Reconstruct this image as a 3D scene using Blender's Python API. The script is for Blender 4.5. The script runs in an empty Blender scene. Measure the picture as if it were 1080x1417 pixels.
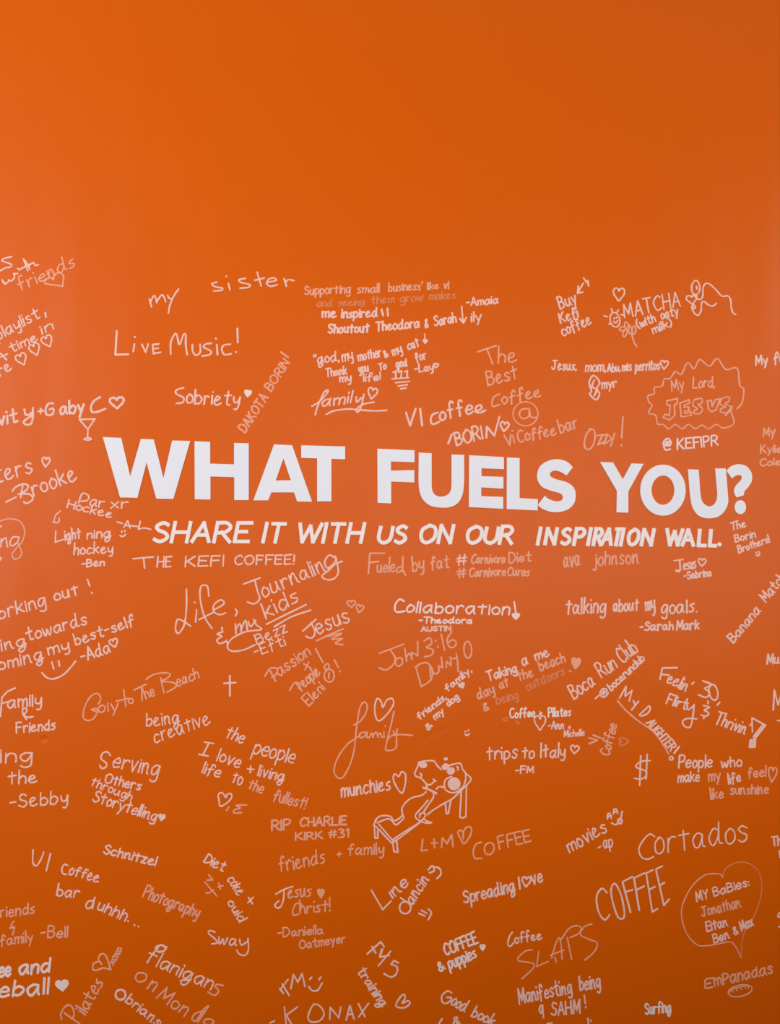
import bpy, math, random
from mathutils import Vector
from mathutils.geometry import tessellate_polygon
random.seed(7)
scene = bpy.context.scene
col = scene.collection

# ------------------------------------------------------------------ camera
CAM_H, CAM_D, YAW = 1.55, 1.60, math.radians(15)
FOCAL_PX = 1080.0
cam_data = bpy.data.cameras.new('camera')
cam = bpy.data.objects.new('camera', cam_data); col.objects.link(cam)
cam.location = (0, -CAM_D, CAM_H)
cam.rotation_euler = (math.radians(90), 0, -YAW)
cam_data.sensor_fit = 'HORIZONTAL'; cam_data.sensor_width = 36
cam_data.lens = 36 * FOCAL_PX / 1080
cam_data.clip_start = 0.02
scene.camera = cam

# ------------------------------------------------------------------ light and exposure
scene.view_settings.view_transform = 'Standard'
scene.view_settings.look = 'None'
scene.view_settings.gamma = 1
scene.view_settings.use_curve_mapping = False
scene.view_settings.exposure = 0.06
world = bpy.data.worlds.new('room_air'); scene.world = world
world.use_nodes = True
wbg = world.node_tree.nodes['Background']
wbg.inputs[0].default_value = (1.0, 0.95, 0.9, 1); wbg.inputs[1].default_value = 0.03

def area(name, loc, target, sx, sy, power, colour=(1, 1, 1), spread=180):
    d = bpy.data.lights.new(name, 'AREA'); d.shape = 'RECTANGLE'
    d.size, d.size_y, d.energy, d.color = sx, sy, power, colour
    d.spread = math.radians(spread)
    o = bpy.data.objects.new(name, d); col.objects.link(o); o.location = loc
    o.rotation_euler = (Vector(target) - Vector(loc)).to_track_quat('-Z', 'Y').to_euler()
    return o
# daylight from the shop windows behind and left of the photographer, the ceiling fixture, and two added side lights
PW = [92, 72, 1.5, 4.8, 9]
area('daylight_window', (-2.0, -3.9, 2.0), (-2.0, 0, 2.0), 2.4, 2.45, PW[0], (1.0, 0.95, 0.98))
area('daylight_window', (3.0, -3.9, 1.55), (3.0, 0, 1.55), 5.2, 1.9, PW[1], (1.0, 0.95, 0.97))
area('ceiling_lamp', (0.6, -0.75, 3.28), (0.6, -0.75, 0), 3.2, 0.25, PW[2], (1.0, 0.93, 0.84))
area('added_wall_light', (-2.6, -1.7, 3.2), (0.2, 0, 2.0), 0.4, 0.3, PW[3], (1.0, 0.93, 0.86), 62)  # added left and right spots, aimed high so the wall darkens downwards
area('added_wall_light', (5.2, -1.7, 3.2), (1.0, 0, 1.9), 0.4, 0.3, PW[4], (1.0, 0.93, 0.86), 62)

# ------------------------------------------------------------------ from the wall's writing plane to the world
SY, CY = math.sin(YAW), math.cos(YAW)
def on_wall(px, py, lift=0.0):
    u, v = (px-540)/FOCAL_PX, (708.5-py)/FOCAL_PX
    dx, dy, dz = SY + u*CY, CY - u*SY, v
    t = CAM_D/dy
    return (t*dx, -lift, CAM_H + t*dz)

SEAMS = [on_wall(369, 500)[0], on_wall(1063, 500)[0]]
DENTS = [((on_wall(60, 1023)[0], on_wall(60, 1023)[2]), (0.010, 0.008), 0.0, 0.35), ((on_wall(605, 1014)[0], on_wall(605, 1014)[2]), (0.06, 0.012), -0.35, 0.12)]

# ------------------------------------------------------------------ materials
def lin(c): return tuple((v/255/12.92 if v/255 <= .04045 else ((v/255+.055)/1.055)**2.4) for v in c)
def material(name, rgb, rough=0.5, spec=0.5):
    m = bpy.data.materials.new(name); m.use_nodes = True
    b = m.node_tree.nodes['Principled BSDF']
    b.inputs['Base Color'].default_value = (*lin(rgb), 1)
    b.inputs['Roughness'].default_value = rough
    b.inputs['Specular IOR Level'].default_value = spec
    return m, b
def grain(m, b, c0, c1, scale, detail=4):
    nt = m.node_tree
    tc = nt.nodes.new('ShaderNodeTexCoord'); nz = nt.nodes.new('ShaderNodeTexNoise')
    nz.inputs['Scale'].default_value = scale; nz.inputs['Detail'].default_value = detail
    mx = nt.nodes.new('ShaderNodeMix'); mx.data_type = 'RGBA'
    mx.inputs[6].default_value = (*lin(c0), 1); mx.inputs[7].default_value = (*lin(c1), 1)
    nt.links.new(tc.outputs['Object'], nz.inputs['Vector'])
    nt.links.new(nz.outputs['Fac'], mx.inputs[0]); nt.links.new(mx.outputs[2], b.inputs['Base Color'])

# the orange wall: satin vinyl hung in vertical drops, faint waviness that runs with the drops
wall_mat, wb = material('orange_vinyl', (228, 100, 0), 0.34, 0.23)
nt = wall_mat.node_tree; nn = nt.nodes.new; ln = nt.links.new
tc = nn('ShaderNodeTexCoord')
mp = nn('ShaderNodeMapping'); mp.inputs['Scale'].default_value = (1.0, 1.0, 0.09)
n1 = nn('ShaderNodeTexNoise'); n1.inputs['Scale'].default_value = 9.0; n1.inputs['Detail'].default_value = 1.5
ln(tc.outputs['Object'], mp.inputs['Vector']); ln(mp.outputs['Vector'], n1.inputs['Vector'])
n2 = nn('ShaderNodeTexNoise'); n2.inputs['Scale'].default_value = 3.0; n2.inputs['Detail'].default_value = 2
ln(tc.outputs['Object'], n2.inputs['Vector'])
ad = nn('ShaderNodeMath'); ad.operation = 'ADD'
ln(n1.outputs['Fac'], ad.inputs[0]); ln(n2.outputs['Fac'], ad.inputs[1])
bp = nn('ShaderNodeBump'); bp.inputs['Strength'].default_value = 0.3; bp.inputs['Distance'].default_value = 0.012
height = ad.outputs[0]
def math2(op, a, b):
    m = nn('ShaderNodeMath'); m.operation = op
    for i, v in enumerate((a, b)):
        if isinstance(v, (int, float)): m.inputs[i].default_value = v
        else: ln(v, m.inputs[i])
    return m.outputs[0]
xyz = nn('ShaderNodeSeparateXYZ'); ln(tc.outputs['Object'], xyz.inputs[0])
for x0 in SEAMS:                                   # butt joints between the vinyl drops
    d = math2('ABSOLUTE', math2('SUBTRACT', xyz.outputs[0], x0), 0)
    height = math2('ADD', height, math2('MULTIPLY', math2('LESS_THAN', d, 0.0012), 0.03))
for (x0, z0), (rx, rz), rot, depth in DENTS:       # a small dimple and a crease in the vinyl
    m = nn('ShaderNodeMapping'); m.vector_type = 'TEXTURE'
    m.inputs['Location'].default_value = (x0, 0, z0); m.inputs['Rotation'].default_value = (0, rot, 0); m.inputs['Scale'].default_value = (rx, 1, rz)
    g = nn('ShaderNodeTexGradient'); g.gradient_type = 'SPHERICAL'
    ln(tc.outputs['Object'], m.inputs['Vector']); ln(m.outputs['Vector'], g.inputs['Vector'])
    height = math2('SUBTRACT', height, math2('MULTIPLY', g.outputs['Fac'], depth))
ln(height, bp.inputs['Height']); ln(bp.outputs['Normal'], wb.inputs['Normal'])

INK = []
for nm, c in (('bright_marker', (255, 240, 238)), ('white_marker', (255, 218, 208)),
              ('thin_marker', (252, 184, 152)), ('rubbed_marker', (238, 142, 90))):
    m, b = material(nm, c, 0.55, 0.3)
    c2 = tuple(max(0, int(v*f)) for v, f in zip(c, (0.97, 0.90, 0.85)))
    grain(m, b, c, c2, 60)
    INK.append(m)
vinyl, vb = material('white_vinyl', (244, 249, 255), 0.4, 0.4)
grain(vinyl, vb, (247, 251, 255), (238, 245, 255), 14)
vinyl_warm, vb = material('warm_white_vinyl', (255, 246, 240), 0.45, 0.4)
grain(vinyl_warm, vb, (255, 249, 244), (252, 240, 234), 14)
plaster, pb = material('off_white_plaster', (120, 104, 92), 0.8, 0.2); grain(plaster, pb, (124, 108, 96), (112, 97, 86), 20)
concrete, cb = material('dark_floor', (62, 50, 42), 0.6, 0.3); grain(concrete, cb, (66, 54, 45), (50, 40, 34), 8)

# ------------------------------------------------------------------ room
def tag(o, label, cat, group=None):
    o['label'] = label; o['category'] = cat
    if group: o['group'] = group
def mesh_obj(name, verts, faces, m, parent=None, smooth=False):
    me = bpy.data.meshes.new(name); me.from_pydata(verts, [], faces); me.update()
    me.materials.append(m)
    if smooth:
        me.polygons.foreach_set('use_smooth', [True]*len(me.polygons))
    o = bpy.data.objects.new(name, me); col.objects.link(o)
    if parent: o.parent = parent
    return o
def slab(name, a, b, m):
    (x0, y0, z0), (x1, y1, z1) = a, b
    v = [(x, y, z) for x in (x0, x1) for y in (y0, y1) for z in (z0, z1)]
    f = [(0,1,3,2), (4,6,7,5), (0,4,5,1), (2,3,7,6), (0,2,6,4), (1,5,7,3)]
    o = mesh_obj(name, v, f, m); o['kind'] = 'structure'; return o
slab('floor', (-3.6, -4.2, -0.1), (6.0, 0, 0), concrete)
slab('ceiling', (-3.6, -4.2, 3.3), (6.0, 0, 3.4), plaster)
slab('light_block_partition', (-3.6, -2.22, 0), (6.0, -2.1, 0.82), plaster)      # unseen half-height partition, added to keep window light off the lower wall
slab('wall_front', (-3.6, 0, 0), (6.0, 0.15, 3.3), wall_mat)

# ------------------------------------------------------------------ handwriting alphabet (x-height 10, capitals 17)
LOW = {
'a':'8,9 4,10 0,6 1,1 4,0 8,7/-8,10 8,1.5 9,0', 'b':'-0,17 0,0/0,7 4,10 8,6 6,1 3,0 0,2',
'c':'8,8.5 4,10 0.5,6 1,1.5 4,0 8,1.5', 'd':'8,8 4,10 0,5 2,0 5,0.5 8,5/-8.2,17 8,0',
'e':'0.5,5 7.5,5.5 7,9 4,10 0.5,6 1,1.5 4,0 8,1.5', 'f':'8,15.5 6,17 3.5,15 3,8 3,0/-0,9 7,9.5',
'g':'8,9 4,10 0,6 1.5,1 5,1.5 8,8/8,10 8,-3 6,-6.5 3,-7 0.5,-5', 'h':'-0,17 0,0/0,6 3,10 6,9 7,5 7,0',
'i':'-1,10 1,0/-1,14 1,14.8', 'j':'4,10 4,-3 2,-7 -1,-5/-4,14 4,14.8', 'k':'-0,17 0,0/-7,10 0,4/-2,5.5 7.5,0',
'l':'-1,17 1,0', 'm':'-0,10 0,0/0,7 3,10 5.5,8 5.5,0/5.5,7 9,10 11,8 11,0', 'n':'-0,10 0,0/0,6 3,10 6.5,9 7,4 7,0',
'o':'4,10 0.5,7 1,1.5 4,0 7.5,2.5 7.5,7.5 4,10 3,10', 'p':'-0,10 0,-7/0,7 4,10 8,6.5 6,1 3,0 0,2',
'q':'8,9 4,10 0,6 1.5,1 5,1.5 8,8/-8,10 8,-7', 'r':'-0,10 0,0/0,6 2.5,9.5 6,9.5',
's':'7,8.5 4,10 1,8 3,5.5 6.5,3.5 5.5,0.5 2.5,0 0,1.5', 't':'4,16 4,3 5.5,0 8,0.5/-0,10.5 8,11',
'u':'0,10 0.5,2.5 3,0 6,2 7,10/-7,10 7.5,0', 'v':'-0,10 3.5,0 7,10', 'w':'0,10 1.5,1 3,0.5 5.5,8 7,1 8.5,0.5 11,10',
'x':'-0,10 7,0/-7,10 0,0', 'y':'-0,10 4,1/-8,10 2,-7', 'z':'-0,10 7,10 0,0 7,0'}
CAP = {
'A':'-0,0 5.5,17 11,0/-2,6 9,6', 'B':'-0,17 0,0/0,17 6,16.5 8,13 5.5,9.5 0,9/0,9 7,8.5 9.5,4.5 6.5,0.5 0,0',
'C':'10,14.5 6,17 1.5,13.5 0,8.5 2,2 6,0 10,2.5', 'D':'-0,17 0,0/0,17 6,16 10.5,11 10,5 5,0.5 0,0',
'E':'-9,17 0,17 0,0 9,0/-0,9 7.5,9', 'F':'-9,17 0,17 0,0/-0,9 7.5,9',
'G':'10,14.5 6,17 1.5,13.5 0,8.5 2,2 6,0 10,3/-5.5,7.5 10.5,7.5 10.5,0', 'H':'-0,17 0,0/-10,17 10,0/-0,8.5 10,8.5',
'I':'-0,17 0,0', 'J':'7,17 7,4 5,0.3 2,0.3 0,3.5/-2,17 12,17', 'K':'-0,17 0,0/-9,17 0,7/-2,9 10,0', 'L':'-0,17 0,0 9,0',
'M':'-0,0 1,17 6,4 11,17 12,0', 'N':'-0,0 0,17 10,0 10,17', 'O':'6,17 1,13.5 0,8 2,2 6,0 10.5,3 12,8.5 10.5,14.5 6,17 5,17',
'P':'-0,17 0,0/0,17 6,17 9,13 6,8.5 0,8', 'Q':'6,17 1,13.5 0,8 2,2 6,0 10.5,3 12,8.5 10.5,14.5 6,17/-7,5 12,0',
'R':'-0,17 0,0/0,17 6,17 9,13 6,8.5 0,8/-4,8.3 10,0', 'S':'9,14.5 5,17 1,14 2.5,10.5 7.5,7.5 9,3.5 5,0 0,2.5',
'T':'-0,17 11,17/-5.5,17 5.5,0', 'U':'0,17 0,5 3,0.5 7,0.5 10,5 10,17', 'V':'-0,17 5.5,0 11,17',
'W':'-0,17 4,0 8,15 12,0 16,17', 'X':'-0,17 10,0/-10,17 0,0', 'Y':'-0,17 5,8 10,17/-5,8 5,0', 'Z':'-0,17 10,17 0,0 10,0',
'0':'4,17 0.5,12 1,3 4,0 7.5,4 7.5,13 4,17', '1':'-0,14 3,17 3,0', '3':'0,16 4,17 7,13.5 3,9.5 7.5,6 6,1 0,0.5',
'4':'-1,17 0,7 9,7/-7,13 6,0', '5':'8,17 2,16 2,10 7,8 8,3 4,0 0,1.5', '6':'6,17 1,9 1,2 4,0 7.5,3 5.5,7.5 1,5',
'!':'-0.5,17 0.5,5/-0.5,0.8 0.5,0', '.':'-0.5,0.8 0.5,0', ',':'-1,1.5 0,-2.5', "'":'-1,17 0,13', ':':'-0,9 0,8.2/-0,2.5 0,1.7',
'-':'-0,7 6,7.5', '+':'-0,6 8,6.5/-4,10.5 4,2', '&':'9,1 3,9 2,13 4.5,15 6,12.5 1,5 1,1.5 4,0 8,6',
'#':'-3,16 2,1/-8,16 7,1/-0,11 10,11.5/-0,6 9.5,6.5', '(':'4,18 0.5,12 0.5,5 4,-2', ')':'0,18 3.5,12 3.5,5 0,-2',
'"':'-0,17 0,13/-3,17 3,13', '?':'0,14 3,17 7,14 4,9 4,5/-4,0.8 4,0',
'@':'9,11 6,12.5 3.5,9 5,5.5 8.5,10/9,12 9,6 12,6.5 13,11 9,16.5 3,15 0,9 3,1 9,0 12,1.5'}

ALT = {'t':'-4,15 4,0/-0,10 8,10.8', 'y':'0,10 0.5,4 3,2.5 6,4 7.5,10/7.5,10 7,-2 5,-6.5 2,-6', 'a':'8,8 4,10 0.5,6 1.5,1 5,1 8,8/8,9 8,2 10,0.5',
 'e':'0.5,4 6,7 6,9.5 3.5,10 0.5,6 1.5,1 4.5,0 9,2', 'r':'0,10 0.5,0/0.3,5 2,9 5,10.5 7,9', 'n':'0,10 0.5,0/0.5,5 3,9.5 5.5,10 6.5,6 7,1 8.5,0',
 's':'6.5,10 2,9 1.5,7 5.5,4.5 5,1 0,0.5', 'f':'8,14 6,17 3.5,15 3,8 2.5,-2/-0,8 7,10', 'd':'8,9 4,10 0,5 2,0 5,0.5 8,6/8.5,17 8,6 8.5,1 10.5,0.5',
 'u':'0,10 0,3 2.5,0 5.5,1 7,5 7.5,10/7.5,10 8,2 9.5,0.3', 'g':'8,9 4,10 0,6 1.5,1 5,1.5 8,8/8,10 8.5,0 7,-6 3.5,-8 1.5,-4 5,-1 10,2'}
style = set()
def parse(spec):
    out = []
    for s in spec.replace('|', '/').split('/'):
        s = s.strip()
        straight = False
        if s.startswith('-') and ' ' in s:
            head = s.split(' ')[0]
            straight = head.count(',') == 1 and not s.startswith('-1,-5')
            s = s[1:]
        pts = [tuple(float(q) for q in p.split(',')) for p in s.split()]
        out.append((straight, pts))
    return out

def spline(pts, n=5):
    if len(pts) < 3: return list(pts)
    P = [pts[0]] + list(pts) + [pts[-1]]
    if math.dist(pts[0], pts[-1]) < 1e-6:
        P[0], P[-1] = pts[-2], pts[1]
    out = []
    for i in range(1, len(P)-2):
        p0, p1, p2, p3 = P[i-1], P[i], P[i+1], P[i+2]
        for k in range(n):
            t = k/n
            out.append(tuple(0.5*(2*b + (c-a)*t + (2*a-5*b+4*c-d)*t*t + (3*b-a-3*c+d)*t**3)
                             for a, b, c, d in zip(p0, p1, p2, p3)))
    out.append(pts[-1])
    return out

class Ink:
    """collects the ribbons of one stretch of writing; build() links them as ONE mesh"""
    def __init__(self): self.v, self.f, self.k = [], [], 0
    def run(self, pts, w, lift, square=False):
        q = [pts[0]]
        for p in pts[1:]:
            if math.dist(p, q[-1]) > 0.15: q.append(p)
        if len(q) == 1: q.append((q[0][0]+0.3, q[0][1]+0.3))
        n = len(q); prof = []
        def nrm(a, b):
            L = math.dist(a, b) or 1; return ((b[0]-a[0])/L, (b[1]-a[1])/L)
        d0, d1 = nrm(q[0], q[1]), nrm(q[-2], q[-1])
        if square:
            prof.append((q[0], d0, w))
        else:
            for e, s in ((0.92, 0.3), (0.7, 0.68), (0.35, 0.92)):
                prof.append(((q[0][0]-d0[0]*w*e, q[0][1]-d0[1]*w*e), d0, w*s))
        ph = random.random()*6
        for i in range(n):
            a, b = q[max(0, i-1)], q[min(n-1, i+1)]
            prof.append((q[i], nrm(a, b), w*(1 if square else 1+0.10*math.sin(ph+i*0.9))))
        if square:
            prof.append((q[-1], d1, w))
        else:
            for e, s in ((0.35, 0.92), (0.7, 0.68), (0.92, 0.3)):
                prof.append(((q[-1][0]+d1[0]*w*e, q[-1][1]+d1[1]*w*e), d1, w*s))
        base = len(self.v); self.k += 1
        hi0 = lift + 0.00002*(self.k % 60); pl = 0.93 if square else 0.6
        for ip, (p, d, ww) in enumerate(prof):
            hi = hi0 + 0.000003*ip
            nx, ny = -d[1]*ww, d[0]*ww
            self.v.append(on_wall(p[0]+nx, p[1]+ny, 0.0002))
            self.v.append(on_wall(p[0]+nx*pl, p[1]+ny*pl, hi))
            self.v.append(on_wall(p[0]-nx*pl, p[1]-ny*pl, hi))
            self.v.append(on_wall(p[0]-nx, p[1]-ny, 0.0002))
        for i in range(len(prof)-1):
            a, b = base+4*i, base+4*i+4
            for j in range(3): self.f.append((a+j, a+j+1, b+j+1, b+j))
        a, b = base, base+4*(len(prof)-1)
        self.f.append((a+3, a+2, a+1, a)); self.f.append((b, b+1, b+2, b+3))
    def stroke(self, pts, w, straight=False, lift=0.0007, square=False, smooth=5):
        if straight:
            for a, b in zip(pts, pts[1:]): self.run([a, b], w, lift, square)
            return
        s = spline(pts, smooth); cur = [s[0]]
        for i in range(1, len(s)):
            cur.append(s[i])
            if i+1 < len(s):
                a, b, c = s[i-1], s[i], s[i+1]
                u = (b[0]-a[0], b[1]-a[1]); v = (c[0]-b[0], c[1]-b[1])
                L = (math.hypot(*u)*math.hypot(*v)) or 1
                if (u[0]*v[0]+u[1]*v[1])/L < 0.35:
                    self.run(cur, w, lift, square); cur = [s[i]]
        self.run(cur, w, lift, square)
    def fill(self, loops, lift):
        tris = tessellate_polygon([[Vector((p[0], p[1], 0)) for p in lp] for lp in loops])
        flat = [p for lp in loops for p in lp]; base = len(self.v); n = len(flat)
        self.v += [on_wall(p[0], p[1], lift) for p in flat] + [on_wall(p[0], p[1], 0.0) for p in flat]
        for t in tris: self.f.append(tuple(base+i for i in t))
        o = 0
        for lp in loops:
            m = len(lp)
            for i in range(m):
                j = (i+1) % m
                self.f.append((base+o+i, base+o+j, base+n+o+j, base+n+o+i))
            o += m
    def build(self, name, m, parent=None):
        o = mesh_obj(name, self.v, self.f, m, parent)
        me = o.data
        import bmesh
        bm = bmesh.new(); bm.from_mesh(me); bmesh.ops.recalc_face_normals(bm, faces=bm.faces); bm.to_mesh(me); bm.free()
        return o

def letters(text, x0, y0, x1, y1, h, sl, xr, jit=0.05, gap=3.4):
    """strokes of a word fitted onto the baseline (x0,y0)-(x1,y1); h = height of tall letters"""
    L = math.dist((x0, y0), (x1, y1)) or 1
    ux, uy = (x1-x0)/L, (y1-y0)/L
    gl, x = [], 0.0
    for ch in text:
        if ch == ' ': x += 7; continue
        st = parse((ALT[ch] if ch in style else LOW.get(ch)) or CAP[ch])
        xs = [p[0] for _, q in st for p in q]
        a, b = min(xs), max(xs)
        gl.append((ch, st, x - a)); x += (b-a) + gap
    tot = x - gap if gl else 1
    L2 = max(L*0.6, L - h*0.8*abs(sl) - 1.2)
    k = 0.0 if tot < 2.5 else L2/tot
    out = []
    for ch, st, off in gl:
        low = ch in LOW
        dy = (random.random()-.5)*jit*h; sc = 1+(random.random()-.5)*jit*2; ro = (random.random()-.5)*jit*1.6
        for straight, pts in st:
            q = []
            for gx, gy in pts:
                gx += random.gauss(0, .22); gy += random.gauss(0, .28)
                if gy < 0: gy *= 0.85
                if low: Y = h*xr*gy/10 if gy <= 10 else h*(xr+(1-xr)*(gy-10)/7)
                else: Y = h*gy/17
                X = (gx+off)*k + Y*sl + Y*ro
                Y = Y*sc + dy
                q.append((x0+ux*X+uy*Y, y0+uy*X-ux*Y))
            out.append((straight, q))
    return out

# items of a note
def w(t, x0, y0, x1, y1, h, xr=.58, sl=.08, ink=None, lw=1): return ('w', t, x0, y0, x1, y1, h, xr, sl, ink, lw)
def s(spec, part='written_line', ink=None, lw=1): return ('s', spec, part, ink, lw)
def hrt(cx, cy, wd, ht, rot=0, fill=False, ink=None, lw=1): return ('h', cx, cy, wd, ht, rot, fill, ink, lw)
def ell(cx, cy, rx, ry, part='written_line', fill=False, ink=None, lw=1, rot=0): return ('e', cx, cy, rx, ry, part, fill, ink, lw, rot)
HEART = [(0,-.28), (.1,-.44), (.28,-.5), (.45,-.4), (.5,-.2), (.4,.05), (.2,.28), (0,.5), (-.2,.28), (-.4,.05), (-.5,-.2), (-.45,-.4), (-.28,-.5), (-.1,-.44), (0,-.28)]

LW = 1.2
def note(label, tile, ink, lw, items, name='handwritten_note', cat='handwriting', group='marker notes on the orange wall'):
    style.clear(); style.update(c for c in ALT if random.random() < 0.5)
    ox, oy, sc = tile
    T = lambda p: (ox+p[0]/sc, oy+p[1]/sc)
    parts = []
    for it in items:
        I = Ink(); k = it[0]
        if k == 'w':
            _, t, x0, y0, x1, y1, h, xr, sl, ik, l2 = it
            (a, b), (c, d) = T((x0, y0)), T((x1, y1))
            for straight, q in letters(t, a, b, c, d, 0.93*h/sc, sl, xr): I.stroke(q, LW*lw*l2, straight)
            pn = 'written_line'
        elif k == 's':
            _, spec, pn, ik, l2 = it
            for straight, q in parse(spec): I.stroke([T(p) for p in q], LW*lw*l2, straight)
        elif k == 'h':
            _, cx, cy, wd, ht, rot, fl, ik, l2 = it
            r = math.radians(rot); c, d = math.cos(r), math.sin(r)
            q = [T((cx+(x*wd)*c-(y*ht)*d, cy+(x*wd)*d+(y*ht)*c)) for x, y in HEART]
            if fl: I.fill([q[:-1]], 0.0007)
            I.stroke(q, LW*lw*l2*(0.7 if fl else 1)); pn = 'heart'
        else:
            _, cx, cy, rx, ry, pn, fl, ik, l2, rot = it
            r = math.radians(rot); c, d = math.cos(r), math.sin(r)
            q = [T((cx+rx*math.cos(a*math.pi/8)*c-ry*math.sin(a*math.pi/8)*d, cy+rx*math.cos(a*math.pi/8)*d+ry*math.sin(a*math.pi/8)*c)) for a in range(17)]
            if fl: I.fill([q[:-1]], 0.0007)
            I.stroke(q, LW*lw*l2, smooth=2)
        parts.append((pn, I, INK[ink if ik is None else ik]))
    if len(parts) == 1:
        root = parts[0][1].build(name, parts[0][2])
    else:
        root = bpy.data.objects.new(name, None); col.objects.link(root); root.empty_display_size = 0.05
        v = parts[0][1].v
        base = Vector((sum(p[0] for p in v)/len(v), 0, min(p[2] for p in v)))
        root.location = base
        for pn, I, m in parts:
            I.v = [tuple(Vector(p)-base) for p in I.v]
            I.build(pn, m, root)
    tag(root, label, cat, group)
    return root

# ------------------------------------------------------------------ printed heading: thick white vinyl capitals
def closed(spec, tile):
    ox, oy, sc = tile; out = []
    for straight, q in parse(spec): out += q if len(q) < 3 or straight else spline(q, 5)
    return [(ox+x/sc, oy+y/sc) for x, y in out]
def ring(cx, cy, rx, ry, tile, n=40):
    ox, oy, sc = tile
    return [(ox+(cx+rx*math.cos(2*math.pi*i/n))/sc, oy+(cy+ry*math.sin(2*math.pi*i/n))/sc) for i in range(n)]
ta, tb, tcc, td, te = (130, 590, 6), (130, 590, 3), (480, 600, 3), (780, 610, 3.6), (980, 560, 5.9)
HEAD = [
 [closed('-75,90 228,97 302,415 390,105 498,110 578,430 650,118 800,122 660,603 518,600 438,300 362,593 218,590', ta)],
 [closed('-418,62 483,65 483,155 582,158 582,69 643,71 643,306 583,306 583,211 484,208 484,304 419,303', tb)],
 [closed('-748,75 823,79 906,313 844,312 831,274 737,274 724,307 662,307', tb), closed('-787,133 818,224 755,225', tb)],
 [closed('-861,79 1043,84 1043,137 986,135 986,311 927,311 927,133 861,131', tb)],
 [closed('-127,63 281,70 281,119 183,116 183,154 280,152 280,203 184,199 184,290 128,287', tcc)],
 [closed('299,79 352,82|352,215 356,240 370,257 393,262 418,254 432,235 435,205|435,87 487,89|487,200 481,250 462,287 428,305 385,307 345,298 315,272 301,235 298,190', tcc)],
 [closed('-508,90 652,98 652,148 559,144 559,177 650,180 650,229 558,223 558,260 649,263 649,312 507,305', tcc)],
 [closed('-665,99 717,102 717,268 793,272 792,319 664,313', tcc)],
 [closed('938,140 915,118 880,107 840,112 805,133 791,165 793,195 812,222 850,238 885,248 897,262 890,278 866,281 835,270 822,258|793,297 815,314 850,325 885,325 922,312 945,285 950,250 940,222 912,202 870,190 846,178 845,163 860,154 885,158 912,174', tcc)],
 [closed('-182,106 246,108 295,192 338,113 398,115 322,252 322,358 264,356 266,250', td)],
 [ring(495, 246, 113, 127, td), ring(495, 246, 57, 73, td)],
 [closed('620,142 673,144|680,250 686,290 700,315 725,327 748,318 762,295 766,262|755,138 808,138|818,265 819,310 800,352 768,378 725,386 682,378 652,350 636,310 628,250', td)],
]
QM = [[closed('150,540 185,505 240,487 295,495 335,525 357,570 355,625 325,675 298,705 290,740|232,757 215,725 213,690 235,650 265,620 275,595 265,578 240,576 215,585 195,603', te)], [ring(263, 837, 46, 57, te)]]
head = bpy.data.objects.new('heading_lettering', None); col.objects.link(head); head.empty_display_size = 0.1
hb = Vector(on_wall(590, 700)); head.location = hb
def vinyl_letter(loops_list, name, m, parent, base, lift):
    I = Ink()
    for loops in loops_list: I.fill(loops, lift)
    I.v = [tuple(Vector(p)-base) for p in I.v]
    return I.build(name, m, parent)
for loops in HEAD: vinyl_letter([loops], 'letter', vinyl, head, hb, 0.0016)
vinyl_letter(QM, 'question_mark', vinyl, head, hb, 0.0016)
tag(head, 'large bold white printed heading reading WHAT FUELS YOU? across the wall', 'lettering')

tl = bpy.data.objects.new('tagline_lettering', None); col.objects.link(tl); tl.empty_display_size = 0.1
sb = Vector(on_wall(600, 754)); tl.location = sb
def vinyl_word(text, x0, y0, x1, y1, h, gap=3.4, sl=0.20):
    hw = 2.65; prev = 0
    st = []
    L = math.dist((x0, y0), (x1, y1)); ux, uy = (x1-x0)/L, (y1-y0)/L
    glyphs, x = [], 0.0
    for ch in text:
        g = parse(CAP[ch]); xs = [p[0] for _, q in g for p in q]
        glyphs.append((ch, g, x-min(xs))); x += max(xs)-min(xs)+gap
    hh = h - 2*hw
    k = (L - 2*hw - hh*sl)/(x-gap) if x-gap > 0.5 else 0
    for ch, g, off in glyphs:
        I = Ink(); I.k = len(tl.children)*5
        for straight, pts in g:
            q = []
            for gx, gy in pts:
                Y = hw + hh*gy/17; X = hw + (gx+off)*k + (Y-hw)*sl
                q.append((x0+ux*X+uy*Y, y0+uy*X-ux*Y))
            if ch == '.': I.fill([[(q[0][0]+2.9*math.cos(a*math.pi/8), q[0][1]-1+2.9*math.sin(a*math.pi/8)) for a in range(16)]], 0.0012)
            elif straight and len(q) > 2:
                for a, b in zip(q, q[1:]):
                    d = math.dist(a, b); e = hw*0.75/d
                    I.run([(a[0]-(b[0]-a[0])*e, a[1]-(b[1]-a[1])*e), (b[0]+(b[0]-a[0])*e, b[1]+(b[1]-a[1])*e)], hw, 0.0012, True)
            elif straight:
                a, b = q; d = math.dist(a, b); e = (hw if abs(b[1]-a[1]) > abs(b[0]-a[0]) else 0.3)/d
                I.run([(a[0]-(b[0]-a[0])*e, a[1]-(b[1]-a[1])*e), (b[0]+(b[0]-a[0])*e, b[1]+(b[1]-a[1])*e)], hw, 0.0012, True)
            else: I.run(spline(q, 8), hw, 0.0012, True)
        I.v = [tuple(Vector(p)-sb) for p in I.v]
        I.build('full_stop' if ch == '.' else 'letter', vinyl_warm, tl)
vinyl_word('SHARE', 208.5, 752, 351.5, 752, 31)
vinyl_word('IT', 361.5, 752, 399, 752.5, 30)
vinyl_word('WITH', 408, 752.5, 507, 752.5, 30)
vinyl_word('US', 520, 753.5, 567, 754, 28.5)
vinyl_word('ON', 578, 753.5, 630.5, 753.5, 29)
vinyl_word('OUR', 642.5, 754, 714.5, 754, 28)
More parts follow.
